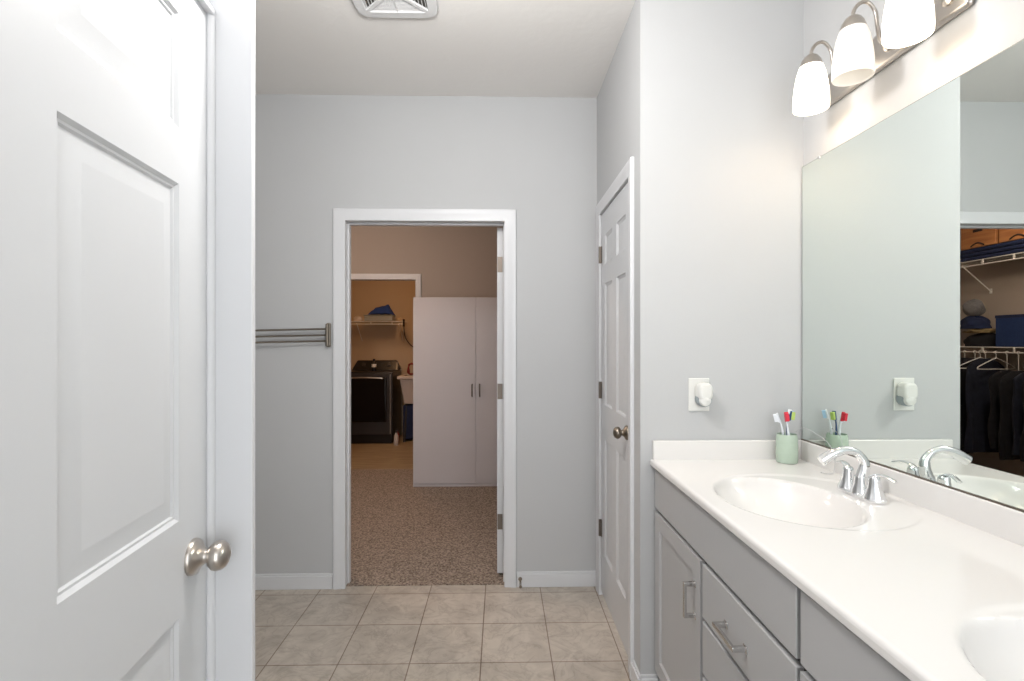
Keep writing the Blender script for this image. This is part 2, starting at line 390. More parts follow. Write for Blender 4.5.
# baseboards
def baseboard(name, pts, m='trim', h=.085, t=.014):
    mb = MB()
    for (x0, y0, x1, y1, nx, ny) in pts:
        mb.box(min(x0, x1, x0+nx*t, x1+nx*t), min(y0, y1, y0+ny*t, y1+ny*t), 0, max(x0, x1, x0+nx*t, x1+nx*t), max(y0, y1, y0+ny*t, y1+ny*t), h-.012)
        t2 = t*.6
        mb.box(min(x0, x1, x0+nx*t2, x1+nx*t2), min(y0, y1, y0+ny*t2, y1+ny*t2), h-.012, max(x0, x1, x0+nx*t2, x1+nx*t2), max(y0, y1, y0+ny*t2, y1+ny*t2), h)
    struct(mb, name, m, bevel=.002)
baseboard('baseboard_far', [(-2.2, FAR, DL-.066, FAR, 0, -1), (DR+.066, FAR, SX, FAR, 0, -1)])
baseboard('baseboard_side', [(SX, RY-.014, SX, CY0-.06, -1, 0)])
baseboard('baseboard_return', [(SX, RY, .606, RY, 0, -1)])
baseboard('baseboard_closet', [(-.84, BACK, 1.5, BACK, 0, -1), (CL, BACK, -1.80, BACK, 0, -1), (CL, FAR+WT, CL, BACK, 1, 0)])

# ------------------------------------------------------------ walk-in closet and laundry shells
struct(MB().box(CL-.1, FAR+.02, -.05, 1.7, BACK+.01, .006), 'floor_closet', 'carpet')
LX0, LX1, LDH = -1.74, -.915, 2.035
b = MB(); b.box(CL-.1, BACK, 0, LX0-.018, BACK+WT, CZ); b.box(LX1+.018, BACK, 0, 1.7, BACK+WT, CZ); b.box(LX0-.018, BACK, LDH+.018, LX1+.018, BACK+WT, CZ)
struct(b, 'wall_closet_back', 'beige')
struct(MB().box(CL-.1, FAR+WT, 0, CL, BACK, CZ), 'wall_closet_left', 'beige')
struct(MB().box(1.6, FAR+WT, 0, 1.7, BACK, CZ), 'wall_closet_right', 'beige')
struct(MB().box(CL, FAR+WT-.002, 0, DL-.08, FAR+WT+.003, CZ).box(DR+.08, FAR+WT-.002, 0, 1.6, FAR+WT+.003, CZ).box(DL-.08, FAR+WT-.002, DH+.08, DR+.08, FAR+WT+.003, CZ), 'wall_closet_front', 'beige')
b = MB(); casing(b, (0, BACK, 0), (1, 0, 0), (0, 0, 1), (0, -1, 0), LX0-.001, LX1+.001, LDH+.001, w=.06)
struct(b, 'trim_7', 'trim', smooth=True)
b = MB(); b.box(LX0-.018, BACK-.002, 0, LX0, BACK+WT, LDH+.018); b.box(LX1, BACK-.002, 0, LX1+.018, BACK+WT, LDH+.018); b.box(LX0, BACK-.002, LDH, LX1, BACK+WT, LDH+.018)
struct(b, 'trim_8', 'trim', bevel=.0015)
struct(MB().box(-2.75, BACK+.01, -.05, -.5, LB+.1, .004), 'floor_laundry', 'vinyl')
struct(MB().box(-2.75, LB, 0, -.5, LB+.1, CZ), 'wall_laundry_back', 'tan')
struct(MB().box(-.75, BACK+WT, 0, -.65, LB, CZ).box(-2.75, BACK+WT, 0, -2.65, LB, CZ).box(-2.65, BACK+WT-.002, LDH+.1, -.75, BACK+WT+.003, CZ), 'wall_laundry_side', 'tan')

# ------------------------------------------------------------ vanity cabinet
VY0, VY1 = .12, RY-.002
FX = .590                        # front faces
van = empty('vanity_cabinet', (0, 0, 0), label='long grey bathroom vanity cabinet with doors and drawers under the white countertop', cat='cabinet')
van.location = (.9, 1.05, 0); VO = Vector((.9, 1.05, 0))
VT = Matrix.Translation(-VO)
b = MB(); b.box(FX+.019, VY0, .10, VX-.002, VY1, .12, VT).box(FX+.019, VY0, .12, FX+.037, VY1, .893, VT).box(VX-.014, VY0, .12, VX-.002, VY1, .893, VT)
b.box(FX+.037, VY0, .12, VX-.014, VY0+.018, .893, VT).box(FX+.037, VY1-.018, .12, VX-.014, VY1, .893, VT).box(FX+.037, 1.03, .12, VX-.014, 1.045, .76, VT)
b.box(FX+.085, VY0, 0, VX-.002, VY1, .10, VT); b.build('cabinet_body', 'cabdark', van)
def slab(y0, y1, z0, z1, name, parent=van):
    return MB().box(FX, y0, z0, FX+.018, y1, z1, VT).build(name, 'cab', parent, bevel=.0025)
def shaker(y0, y1, z0, z1, name, fr=.056, dep=.008):
    mb = MB()
    def q(*p): mb.add(p, [(0, 1, 2, 3)], VT)
    a0, a1, c0, c1 = y0+fr, y1-fr, z0+fr, z1-fr
    X = FX; D = FX+dep
    for (p0, p1, r0, r1) in ((y0, a0, z0, z1), (a1, y1, z0, z1), (a0, a1, z0, c0), (a0, a1, c1, z1)):
        q((X, p0, r0), (X, p1, r0), (X, p1, r1), (X, p0, r1))
    e_ = .005
    q((X, a0, c0), (X, a1, c0), (D, a1-e_, c0+e_), (D, a0+e_, c0+e_)); q((X, a0, c1), (X, a1, c1), (D, a1-e_, c1-e_), (D, a0+e_, c1-e_))
    q((X, a0, c0), (X, a0, c1), (D, a0+e_, c1-e_), (D, a0+e_, c0+e_)); q((X, a1, c0), (X, a1, c1), (D, a1-e_, c1-e_), (D, a1-e_, c0+e_))
    q((D, a0+e_, c0+e_), (D, a1-e_, c0+e_), (D, a1-e_, c1-e_), (D, a0+e_, c1-e_))
    B = FX+.018
    q((X, y0, z0), (X, y1, z0), (B, y1, z0), (B, y0, z0)); q((X, y0, z1), (X, y1, z1), (B, y1, z1), (B, y0, z1))
    q((X, y0, z0), (X, y0, z1), (B, y0, z1), (B, y0, z0)); q((X, y1, z0), (X, y1, z1), (B, y1, z1), (B, y1, z0))
    q((B, y0, z0), (B, y1, z0), (B, y1, z1), (B, y0, z1))
    return mb.build(name, 'cab', van)
def bar_pull(parent, c, vertical, L=.135):
    """square bow pull: two posts and a flat bar standing .03 off the front"""
    y, z = c; mb = MB(); h = L/2
    if vertical:
        mb.box(FX-.036, y-.006, z-h, FX-.027, y+.006, z+h, VT)
        for s in (-1, 1): mb.box(FX-.030, y-.006, z+s*h-(.012 if s > 0 else 0), FX+.0005, y+.006, z+s*h+(0 if s > 0 else .012), VT); mb.box(FX-.003, y-.009, z+s*(h-.006)-.010, FX+.0005, y+.009, z+s*(h-.006)+.010, VT)
    else:
        mb.box(FX-.036, y-h, z-.006, FX-.027, y+h, z+.006, VT)
        for s in (-1, 1): mb.box(FX-.030, y+s*h-(.012 if s > 0 else 0), z-.006, FX+.0005, y+s*h+(0 if s > 0 else .012), z+.006, VT); mb.box(FX-.003, y+s*(h-.006)-.010, z-.009, FX+.0005, y+s*(h-.006)+.010, z+.009, VT)
    return mb.build('handle', 'pull', parent, bevel=.0018)
slab(1.012, 1.955, .737, .884, 'false_front'); slab(.150, .998, .737, .884, 'false_front')
d = shaker(1.506, 1.955, .115, .722, 'cabinet_door'); bar_pull(d, (1.545, .588), True, .108)
for z0, z1 in ((.566, .722), (.402, .554), (.115, .390)):
    d = slab(1.012, 1.490, z0, z1, 'drawer'); bar_pull(d, (1.275, (z0+z1)/2-.012), False, .118)
d = shaker(.583, .998, .115, .722, 'cabinet_door'); bar_pull(d, (.643, .60), True, .125)
d = shaker(.150, .568, .115, .722, 'cabinet_door'); bar_pull(d, (.508, .60), True, .125)

# ------------------------------------------------------------ countertop with two moulded oval basins
CT = .918; CX0 = .577; CX1 = VX-.002
top = empty('countertop', (.9, 1.05, CT), label='glossy white moulded vanity countertop with two oval basins and a low backsplash', cat='countertop')
TT = Matrix.Translation((-.9, -1.05, -CT))
SC = [(.838, 1.478), (.838, .600)]
def ztop(x, y):
    z = CT
    for cx, cy in SC:
        ro = math.hypot((x-cx-.060)/.254, (y-cy)/.262)
        if ro < 1.08:
            t = min(1, max(0, (1.03-ro)/.06)); z -= .0035*t*t*(3-2*t)
            bx, by = cx-.012, cy
            r = math.hypot((x-bx)/.180, (y-by)/.232)
            if r < 1.03:
                t = min(1, (1.03-r)/.12); lip = .008*t*t*(3-2*t)
                q = max(0, 1-r); z -= lip + .118*(1-(1-min(1, q*1.15))**2.3)
    # rolled front edge
    d_ = x-CX0
    if d_ < .010: z -= .010-math.sqrt(max(0, .0001-(.010-d_)**2))
    return z
def grid(x0, x1, y0, y1, st, extra=()):
    nx = max(1, round((x1-x0)/st)); ny = max(1, round((y1-y0)/st))
    xs = sorted([x0+(x1-x0)*i/nx for i in range(nx+1)]+list(extra)); ys = [y0+(y1-y0)*j/ny for j in range(ny+1)]
    return xs, ys
def inbox(x, y): return next((k for k, (cx, cy) in enumerate(SC) if -.25 < x-cx < .36 and abs(y-cy) < .29), None)
ex = [CX0+.0008, CX0+.002, CX0+.004, CX0+.007]
xs, ys = grid(CX0, CX1, VY0, VY1, .006, ex)
meshes = {None: ([], [], {}), 0: ([], [], {}), 1: ([], [], {})}
def vid(k, i, j):
    V, F, D = meshes[k]
    if (i, j) not in D:
        D[(i, j)] = len(V); x, y = xs[i], ys[j]; V.append((x, y, ztop(x, y)))
    return D[(i, j)]
for i in range(len(xs)-1):
    for j in range(len(ys)-1):
        k = inbox((xs[i]+xs[i+1])/2, (ys[j]+ys[j+1])/2)
        meshes[k][1].append((vid(k, i, j), vid(k, i+1, j), vid(k, i+1, j+1), vid(k, i, j+1)))
b = MB(); b.add(meshes[None][0], meshes[None][1], TT)
V = [(CX0, VY0, CT-.010), (CX0, VY1, CT-.010), (CX0, VY1, CT-.022), (CX0, VY0, CT-.022), (CX0+.03, VY1, CT-.022), (CX0+.03, VY0, CT-.022), (CX1, VY0, CT-.022), (CX1, VY0, CT)]
b.add(V, [(0, 1, 2, 3), (3, 2, 4, 5), (0, 3, 6, 7)], TT)
slabo = b.build('counter_slab', 'counter', top, smooth=True, merge=True)
for k in (0, 1):
    bs = MB().add(meshes[k][0], meshes[k][1], TT).build('sink_basin', 'counter', top, smooth=True)
    cx, cy = SC[k]; zb = ztop(cx-.012, cy)
    MB().lathe([(.0, .0005), (.021, .0005), (.021, .003), (.017, .004), (.014, .0015), (.0, .001)], 28, TT @ Matrix.Translation((cx-.012, cy, zb))).build('drain', 'chrome', bs, smooth=True)
b = MB(); b.box(VX-.020, VY0, CT-.004, VX-.002, VY1, .991, TT); b.build('backsplash', 'counter', top, bevel=.003)
b = MB(); b.box(CX0+.008, VY1-.018, CT-.004, VX-.020, VY1, .991, TT); b.build('side_splash', 'counter', top, bevel=.003)

# ------------------------------------------------------------ mirror
mir = empty('wall_mirror', (VX-.006, .95, .992), label='large frameless wall mirror above the vanity backsplash', cat='mirror')
MT = Matrix.Translation((-(VX-.006), -.95, -.992)); MX = VX-.0085
b = MB(); b.box(MX+.0006, -.1, .9925, VX-.0005, RY-.004, 2.052, MT); b.build('mirror_backing', 'mirredge', mir)
b = MB(); b.box(MX, -.0985, .9945, MX+.0005, RY-.006, 2.0505, MT); b.build('mirror_glass', 'mirror', mir)
for y in (1.86, 1.05, .25):
    b = MB(); b.box(MX-.003, y-.006, 2.046, VX-.0005, y+.006, 2.056, MT); b.build('mirror_clip', 'pull', mir, bevel=.001)
b = MB(); b.box(MX-.004, -.1, .990, VX-.0005, RY-.004, .9945, MT); b.build('bottom_channel', 'hinge', mir)

# ------------------------------------------------------------ faucets
def faucet(x, y):
    f = empty('faucet', (x, y, CT-.0035), label='chrome two-handle centerset faucet with arched spout behind the far basin', cat='faucet'); f.scale = (1.07, 1.07, 1.05)
    # base plate: stadium along y
    pts = []
    for k in range(24):
        a = 2*pi*k/24; pts.append((.026*cos(a), .026*sin(a)+(.054 if sin(a) >= 0 else -.054)))
    MB().prism(pts, 0, .011).build('base_plate', 'chrome', f, bevel=.004, seg=3)
    hp = [(.0275, .008), (.0260, .013), (.0205, .025), (.0165, .042), (.0145, .058), (.0140, .064), (.011, .069), (0, .070)]
    for s in (1, -1):
        h = MB().lathe(hp, 28, Matrix.Translation((0, s*.0515, 0))).build('handle_body', 'chrome', f, smooth=True)
        path = smoothpath([(-.004, s*.044, .064), (.0, s*.062, .074), (.006, s*.085, .076), (.012, s*.112, .068)], 5)
        n = len(path); MB().tube(path, [.010-.003*k/(n-1) if k > 1 else .009 for k in range(n)], 12, flat=.45).build('lever', 'chrome', h, smooth=True)
    MB().lathe([(.0265, .008), (.0235, .018), (.0185, .035), (.0160, .055)], 28).build('spout_collar', 'chrome', f, smooth=True)
    path = smoothpath([(0, 0, .045), (.009, 0, .074), (.007, 0, .100), (-.013, 0, .122), (-.043, 0, .129), (-.078, 0, .119), (-.112, 0, .099)], 6)
    n = len(path); MB().tube(path, [.0145-.0055*min(1, k/(n-1)*2)+.0040*max(0, k/(n-1)-.55)*2.2 for k in range(n)], 18, flat=1.2).build('spout', 'chrome', f, smooth=True)
    MB().lathe([(.0055, 0), (.0055, .018), (.004, .02), (0, .02)], 14, Matrix.Translation((.024, 0, .010))).build('lift_rod', 'chrome', f, smooth=True)
    return f
f1 = faucet(1.070, 1.500)
f2 = copy_tree(f1); f2.location = (1.070, .616, CT-.0035); f2['label'] = 'chrome two-handle centerset faucet behind the near basin'

# ------------------------------------------------------------ toothbrush tumbler and brushes
CUP = Vector((1.076, 1.905, CT))
b = MB(); T = Matrix.Translation((0, 0, 0))
prof = [(.030, .0005), (.0355, .002), (.0375, .012), (.0378, .045), (.0372, .085), (.0355, .100), (.0335, .107), (.031, .107), (.0325, .100), (.0345, .085), (.0352, .045), (.0345, .014), (.026, .009), (0, .008)]
b.lathe([(0, .0005)]+prof, 40)
cup = b.build('toothbrush_cup', 'green', smooth=True, loc=CUP)
tag(cup, 'pale green tumbler holding toothbrushes in the corner of the countertop', 'cup')
def brush(name, base, tip, body, head, brist, label, dirv=(0, -1, 0), curve=.004):
    base = Vector(base); tip = Vector(tip); o = empty(name, CUP+base, label=label, cat='toothbrush', group='toothbrushes in the green tumbler')
    d = tip-base; L = d.length; u = d.normalized(); dv = Vector(dirv); dv = (dv-u*dv.dot(u)).normalized()
    pts = [u*(L*t)+dv*curve*sin(t*pi*2) for t in [k/14 for k in range(15)]]
    rad = [.0032, .0045, .0055, .0058, .0056, .0052, .0048, .0044, .004, .0034, .0028, .0025, .0024, .0025, .0025]
    MB().tube(pts, rad, 10).build('handle', body, o, smooth=True)
    T = basis(u.cross(dv), dv, u, u*(L-.012))
    hp = MB().box(-.0072, -.0028, -.020, .0072, .0028, .016, T).build('brush_head', head, o, bevel=.0018)
    MB().box(-.0064, .0028, -.016, .0064, .0145, .013, T).build('bristles', brist, hp, bevel=.0008)
    return o
brush('toothbrush', (.012, -.010, .0115), (-.013, -.018, .188), 'bristle', 'red', 'red', 'white toothbrush with a red head, leaning left in the green tumbler', (-.3, -1, 0))
brush('toothbrush', (-.008, .004, .0115), (.014, -.004, .190), 'teal', 'teal', 'lime', 'navy blue toothbrush with lime green bristles in the tumbler', (1, -.5, 0), .007)
brush('toothbrush', (-.008, .012, .0115), (.026, .024, .192), 'bristle', 'bristle', 'bluebristle', 'white toothbrush with pale blue bristles at the back of the tumbler', (.8, .5, 0))
brush('toothbrush', (.012, .006, .0115), (-.030, .012, .180), 'bristle', 'bristle', 'bristle', 'all-white toothbrush leaning behind the red-headed one', (-.6, .4, 0))
cp = smoothpath([(1.100, 1.74, CT+.004), (1.130, 1.725, CT+.003), (1.148, 1.74, CT+.012), (1.153, 1.745, CT+.05), (1.149, 1.765, CT+.092), (1.135, 1.80, CT+.118), (1.120, 1.865, CT+.135), (1.100, 1.890, CT+.118)], 6)
tag(MB().tube([p-Vector((1.12, 1.78, CT)) for p in cp], .0011, 6).build('thin_cord', 'cord', smooth=True, loc=(1.12, 1.78, CT)), 'thin grey cord looping up from the countertop behind the green tumbler', 'cord')

# ------------------------------------------------------------ outlet and plug-in
ol = empty('wall_outlet', (.767, RY, 1.167), label='white wall outlet plate above the far end of the countertop', cat='outlet')
MB().box(-.041, -.006, -.064, .041, 0, .064).build('cover_plate', 'plastic', ol, bevel=.003)
MB().box(-.017, -.0085, -.035, .017, -.006, .035).build('receptacle', 'plastic', ol, bevel=.001)
pg = empty('plug_in_freshener', (.772, RY-.0085, 1.167), label='white plug-in air freshener in the wall outlet', cat='air freshener')
b = MB(); pts = [(.028*math.copysign(abs(cos(a))**.7, cos(a)), .034*math.copysign(abs(sin(a))**.7, sin(a))) for a in [2*pi*k/32 for k in range(32)]]
T = basis((1, 0, 0), (0, 0, 1), (0, -1, 0), (.004, 0, .014)); b.prism(pts, .0, .046, T); b.build('housing', 'plastic', pg, bevel=.010, seg=4)
T = basis((1, 0, 0), (0, 0, 1), (0, -1, 0), (.004, 0, -.018)); MB().lathe([(0, .0), (.022, .001), (.023, .01), (.023, .034), (.020, .043), (.010, .047), (0, .048)], 32, T).build('dial', 'plastic', pg, smooth=True)
T = basis((1, 0, 0), (0, 0, 1), (0, -1, 0), (.004, 0, -.016)); MB().lathe([(0, .0), (.027, .0), (.0285, .02), (.027, .032), (0, .033)], 32, T).build('refill_ring', 'greybox', pg, smooth=True)

# ------------------------------------------------------------ vanity light bar
vl = empty('vanity_light', (VX, 1.527, 2.26), label='brushed nickel three-light vanity bar with frosted bell shades above the mirror', cat='light fixture')
MB().box(-.022, -.283, -.050, 0, .283, .062).build('back_plate', 'nickel', vl, bevel=.010, seg=2)
for i, y in enumerate((1.712, 1.506, 1.300)):
    yy = y-1.527; sx_ = -.130; z0 = 2.160-2.26
    lit = i != 1
    arm = MB(); arm.tube(smoothpath([(-.020, yy, .000), (-.045, yy, .010), (-.055, yy, .050), (-.062, yy, .098), (-.085, yy, .126), (-.110, yy, .122), (-.127, yy, .100), (-.130, yy, .080)], 6), .0055, 12)
    arm.lathe([(.018, 0), (.018, .006), (.010, .012), (0, .013)], 20, basis((0, 1, 0), (0, 0, 1), (-1, 0, 0), (-.021, yy, 0)))
    a = arm.build('arm', 'nickel', vl, smooth=True)
    T = Matrix.Translation((sx_, yy, z0))
    MB().lathe([(.036, .137), (.0350, .146), (.030, .162), (.021, .176), (.010, .184), (0, .185)], 32, T).build('shade_cap', 'nickel', a, smooth=True)
    sh = MB().open_lathe([(.0510, .003), (.0535, .0), (.0545, .003), (.0550, .018), (.0540, .050), (.0500, .085), (.044, .117), (.0360, .142), (.033, .142), (.041, .117), (.047, .085), (.051, .050), (.0520, .018), (.0510, .003)], 40, T).build('glass_shade', 'lit' if lit else 'unlit', vl, smooth=True)
    bz = [(0, .030), (.014, .034), (.023, .046), (.026, .062), (.021, .080), (.014, .095), (.012, .115), (0, .115)]
    MB().lathe(bz, 20, T).build('bulb', 'bulb' if lit else 'plastic', sh, smooth=True)
    if lit:
        sh['label'] = 'glowing frosted glass shade'
        lamp('vanity_bulb_light', 'POINT', (VX+sx_, y, 2.165), .42, (1, .72, .46), .03)
    else: sh['label'] = 'unlit frosted glass shade'

# ------------------------------------------------------------ ceiling exhaust vent
vn = empty('exhaust_vent', (-.425, 1.99, CZ), label='white square exhaust fan grille on the bathroom ceiling', cat='vent')
def sq(r, n=40, p=.32): return [(r*math.copysign(abs(cos(a))**p, cos(a)), r*math.copysign(abs(sin(a))**p, sin(a))) for a in [2*pi*k/n for k in range(n)]]
A, B = sq(.172), sq(.128, p=.12); n = 40; zt, zb = -.001, -.016
vs = [(x, y, zt) for x, y in A]+[(x*.965, y*.965, zb) for x, y in A]+[(x, y, zb-.002) for x, y in B]+[(x*.97, y*.97, zt) for x, y in B]
fs = []
for L in range(3):
    for k in range(n): fs.append((L*n+k, L*n+(k+1) % n, (L+1)*n+(k+1) % n, (L+1)*n+k))
MB().add(vs, fs).build('frame', 'grille', vn, smooth=True)
MB().box(-.128, -.128, -.003, .128, .128, -.001).build('backing', 'ventdark', vn)
b = MB()
for a in (45, 135):
    b.box(-.172, -.007, -.018, .172, .007, -.009, Matrix.Rotation(R(a), 4, 'Z'))
b.box(-.045, -.045, -.018, .045, .045, -.009)
b.box(-.003, -.128, -.016, .003, .128, -.008)
b.build('spokes', 'grille', vn)
b = MB(); k = -.122
while k < .125:                                   # fine grid in the front and back quadrants, sparse blades in the side ones
    w_ = abs(k)
    if w_ > .04: b.box(-w_, k-.0013, -.012, w_, k+.0013, -.005)
    k += .0085
k = -.122
while k < .125:
    if abs(k) < .118: b.box(k-.0012, -.124, -.011, k+.0012, -max(.04, abs(k)), -.005); b.box(k-.0012, max(.04, abs(k)), -.011, k+.0012, .124, -.005)
    k += .0085
k = .055
while k < .125:
    for s_ in (1, -1): b.box(s_*k-.0011, -k, -.012, s_*k+.0011, k, -.008)
    k += .013
b.build('grille', 'grille', vn)

# ------------------------------------------------------------ towel bar and door stop on the far wall
tb = empty('towel_rack', (-.957, FAR, 1.409), label='brushed nickel swing-arm towel rack with three bars left of the doorway', cat='towel rack')
b = MB(); b.box(-.013, -.012, -.067, .013, 0, .067); b.build('wall_plate', 'bronze', tb, bevel=.006, seg=3)
b = MB(); b.tube([(0, -.030, -.060), (0, -.030, .060)], .009, 14); b.box(-.006, -.03, -.055, .006, -.008, -.043); b.box(-.006, -.03, .043, .006, -.008, .055); b.build('pivot_post', 'bronze', tb, smooth=True)
for z in (.033, -.001, -.033):
    b = MB(); b.tube([(0, -.030, z), (-.62, -.050, z-.014)], .0052, 12); b.lathe([(0, -.008), (.007, -.005), (.008, 0), (.007, .005), (0, .008)], 12, Matrix.Translation((-.62, -.050, z-.014))); b.build('towel_bar', 'bronze', tb, smooth=True)
ds = empty('door_stop', (.107, FAR-.014, .048), label='small metal door stop screwed to the baseboard right of the doorway', cat='door stop')
T = basis((1, 0, 0), (0, 0, 1), (0, -1, 0), (0, 0, 0))
MB().lathe([(.011, 0), (.011, .003), (.006, .006), (0, .006)], 18, T).build('base', 'bronze', ds, smooth=True)
MB().tube([(.0045*cos(k*.9), -.005-.055*k/60, .0045*sin(k*.9)-.012*(k/60)**2) for k in range(61)], .0012, 5).build('spring', 'bronze', ds, smooth=True)
MB().lathe([(0, .058), (.007, .058), (.008, .068), (.005, .072), (0, .072)], 16, basis((1, 0, 0), (0, 0, 1), (0, -1, 0), (0, 0, -.013))).build('rubber_tip', 'bronze', ds, smooth=True)

# ------------------------------------------------------------ wardrobe cabinet in the walk-in closet
wy = 4.83; wx0, wx1, wh = -.827, .362, 1.79
wd = empty('wardrobe_cabinet', (wx0, wy, .006), label='tall white two-door storage cabinet standing on the closet carpet', cat='wardrobe')
T = Matrix.Translation((-wx0, -wy, -.006))
b = MB(); b.box(wx0, wy+.018, .006, wx1, wy+.55, wh, T).box(wx0, wy+.004, .006, wx1, wy+.02, .030, T); b.build('cabinet_body', 'white_lam', wd, bevel=.002)
for x0, x1, hx in ((wx0+.001, -.238, -.272), (-.233, wx1-.001, -.200)):
    dd = MB().box(x0, wy, .034, x1, wy+.0175, wh-.003, T).build('cabinet_door', 'white_lam', wd, bevel=.002)
    b = MB(); b.tube(smoothpath([(hx+.0, wy+.001, .855), (hx, wy-.024, .865), (hx, wy-.028, .912), (hx, wy-.024, .96), (hx, wy+.001, .97)], 4), .0065, 10, T); b.build('handle', 'hinge', dd, smooth=True)

# ------------------------------------------------------------ wire shelves, boxes and clothes on the closet's left wall (seen in the mirror)
def wire_shelf(name, x_wall, sgn, y0, y1, z, dep, label, braces, along='y'):
    """wire shelf along Y on a wall at x_wall; sgn = direction of depth"""
    o = empty(name, (x_wall, (y0+y1)/2, z), label=label, cat='shelf', group=None)
    T = Matrix.Translation((-x_wall, -(y0+y1)/2, -z)); xf = x_wall+sgn*dep
    b = MB()
    for f_ in (.03, .5, 1): b.tube([(x_wall+sgn*dep*f_, y0, z), (x_wall+sgn*dep*f_, y1, z)], .0032, 6, T)
    y = y0
    while y <= y1:
        b.tube([(x_wall+sgn*.004, y, z+.003), (xf, y, z+.003)], .0016, 4, T); y += .026
    b.build('deck', 'wire', o)
    b = MB(); b.tube([(xf, y0, z-.048), (xf, y1, z-.048)], .0055, 8, T); b.tube([(xf, y0, z), (xf, y1, z)], .0042, 8, T)
    y = y0+.04
    while y < y1: b.box(xf-.005, y-.007, z-.048, xf+.005, y+.007, z, T); y += .305
    b.build('front_lip', 'wire', o)
    for yb in braces:
        b = MB(); b.tube([(xf, yb, z-.03), (x_wall+sgn*.006, yb, z-.285)], .0055, 8, T); b.box(x_wall, yb-.012, z-.31, x_wall+sgn*.006, yb+.012, z-.26, T); b.build('brace', 'wire', o)
    return o
wire_shelf('wire_shelf', CL, 1, 3.3, 5.46, 2.17, .305, 'upper white wire shelf in the walk-in closet carrying orange-brown boxes', (5.09, 4.2))
wire_shelf('wire_shelf', CL, 1, 3.3, 5.46, 1.318, .305, 'lower white wire shelf in the walk-in closet with clothes hanging below it', (5.40, 3.9))

def stor_box(x0, x1, y0, y1, z0, z1, label):
    o = empty('storage_box', ((x0+x1)/2, (y0+y1)/2, z0), label=label, cat='box', group='orange-brown boxes on the top closet shelf')
    w, l, h = (x1-x0)/2, (y1-y0)/2, z1-z0
    MB().box(-w, -l, 0, w, l, h-.05).build('box_body', 'boxwood', o, bevel=.003)
    MB().box(-w-.005, -l-.005, h-.05, w+.005, l+.005, h).build('lid', 'boxwood', o, bevel=.003)
    MB().box(w-.001, -.05, h*.50, w+.001, .05, h*.50+.028).build('hand_hole', 'boxdark', o)
    MB().tube([(w+.004, -.07+.14*k/10, .012+.03*sin(pi*k/10)) for k in range(11)], .007, 8).build('handle', 'boxdark', o, smooth=True)
stor_box(CL+.02, -2.335, 4.745, 5.11, 2.300, 2.60, 'orange-brown storage box on the top closet shelf, further from the doorway')
stor_box(CL+.02, -2.335, 4.36, 4.715, 2.300, 2.60, 'orange-brown storage box on the top closet shelf, nearer to the doorway')
def folded(x0, x1, y0, y1, z0, z1, m, name, label, cat, layers=3, group=None):
    b = MB(); h = (z1-z0)/layers
    for k in range(layers):
        j = .006*((k*7) % 3-1)
        b.box(x0+j, y0-j, z0+h*k, x1+j, y1+j*.5, z0+h*(k+.96))
    cx, cy = (x0+x1)/2, (y0+y1)/2
    mb = MB().add(b.v, b.f, Matrix.Translation((-cx, -cy, -z0)))
    return tag(mb.build(name, m, bevel=min(h*.42, .02), seg=3, loc=(cx, cy, z0)), label, cat, group)
folded(CL+.02, -2.34, 4.34, 5.15, 2.1755, 2.298, 'navy', 'folded_blanket', 'folded navy blanket beneath the orange-brown boxes on the top shelf', 'blanket', 3)
# blue bin
o = empty('fabric_bin', (-2.475, 4.56, 1.3225), label='dark blue fabric storage bin on the lower closet shelf', cat='bin')
b = MB(); b.box(-.135, -.19, 0, .135, .19, .005).box(-.135, -.19, .005, -.130, .19, .295).box(.130, -.19, .005, .135, .19, .295).box(-.13, -.19, .005, .13, -.185, .295).box(-.13, .185, .005, .13, .19, .295)
b.build('bin_body', 'bluebin', o, bevel=.002)
MB().box(-.138, -.193, .270, -.1353, .193, .297).box(.1353, -.193, .270, .138, .193, .297).box(-.1353, -.193, .27, .1353, -.1903, .297).box(-.1353, .1903, .27, .1353, .193, .297).build('rim', 'navy', o)
def lump(name, c, s, m, label, cat, seed=1, n=20, flat=False, group=None):
    rnd = random.Random(seed); mb = MB(); ph = [rnd.uniform(0, 6) for _ in range(6)]
    prof = []
    v = []; f = []; N = n; K = 12
    for i in range(K+1):
        t = i/K; z = t; r = (sin(pi*min(1, .08+t*.92)))**.45 if not flat else (1-(t**4))**.5
        for k in range(N):
            a = 2*pi*k/N; q = 1+.10*sin(3*a+ph[0]+t*4)+.07*sin(5*a+ph[1]-t*6)
            zz = z*(1+.12*sin(2*a+ph[2])*t)
            rr = r*q if i < K else 0.001
            v.append((c[0]+s[0]*rr*cos(a), c[1]+s[1]*rr*sin(a), c[2]+s[2]*zz))
    for i in range(K):
        for k in range(N): f.append((i*N+k, i*N+(k+1) % N, (i+1)*N+(k+1) % N, (i+1)*N+k))
    f.append(tuple(range(N-1, -1, -1)))
    mb.add([(x-c[0], y-c[1], z-c[2]) for x, y, z in v], f)
    return tag(mb.build(name, m, smooth=True, loc=c), label, cat, group)
lump('travel_bag', (-2.47, 4.98, 1.3225), (.12, .20, .135), 'black_cloth', 'black soft bag on the lower closet shelf under the folded cloth', 'bag', 3, flat=True)
lump('folded_scarf', (-2.46, 5.0, 1.459), (.105, .165, .040), 'gold_cloth', 'olive gold patterned cloth lying on the black bag', 'cloth', 5, flat=True)
lump('folded_sweater', (-2.46, 5.09, 1.503), (.10, .125, .125), 'navy', 'navy folded sweater piled on the olive gold cloth', 'sweater', 8, flat=True)
lump('knit_hat', (-2.46, 5.10, 1.634), (.085, .085, .155), 'greycloth', 'grey knitted hat on top of the clothes pile by the closet corner', 'hat', 11)

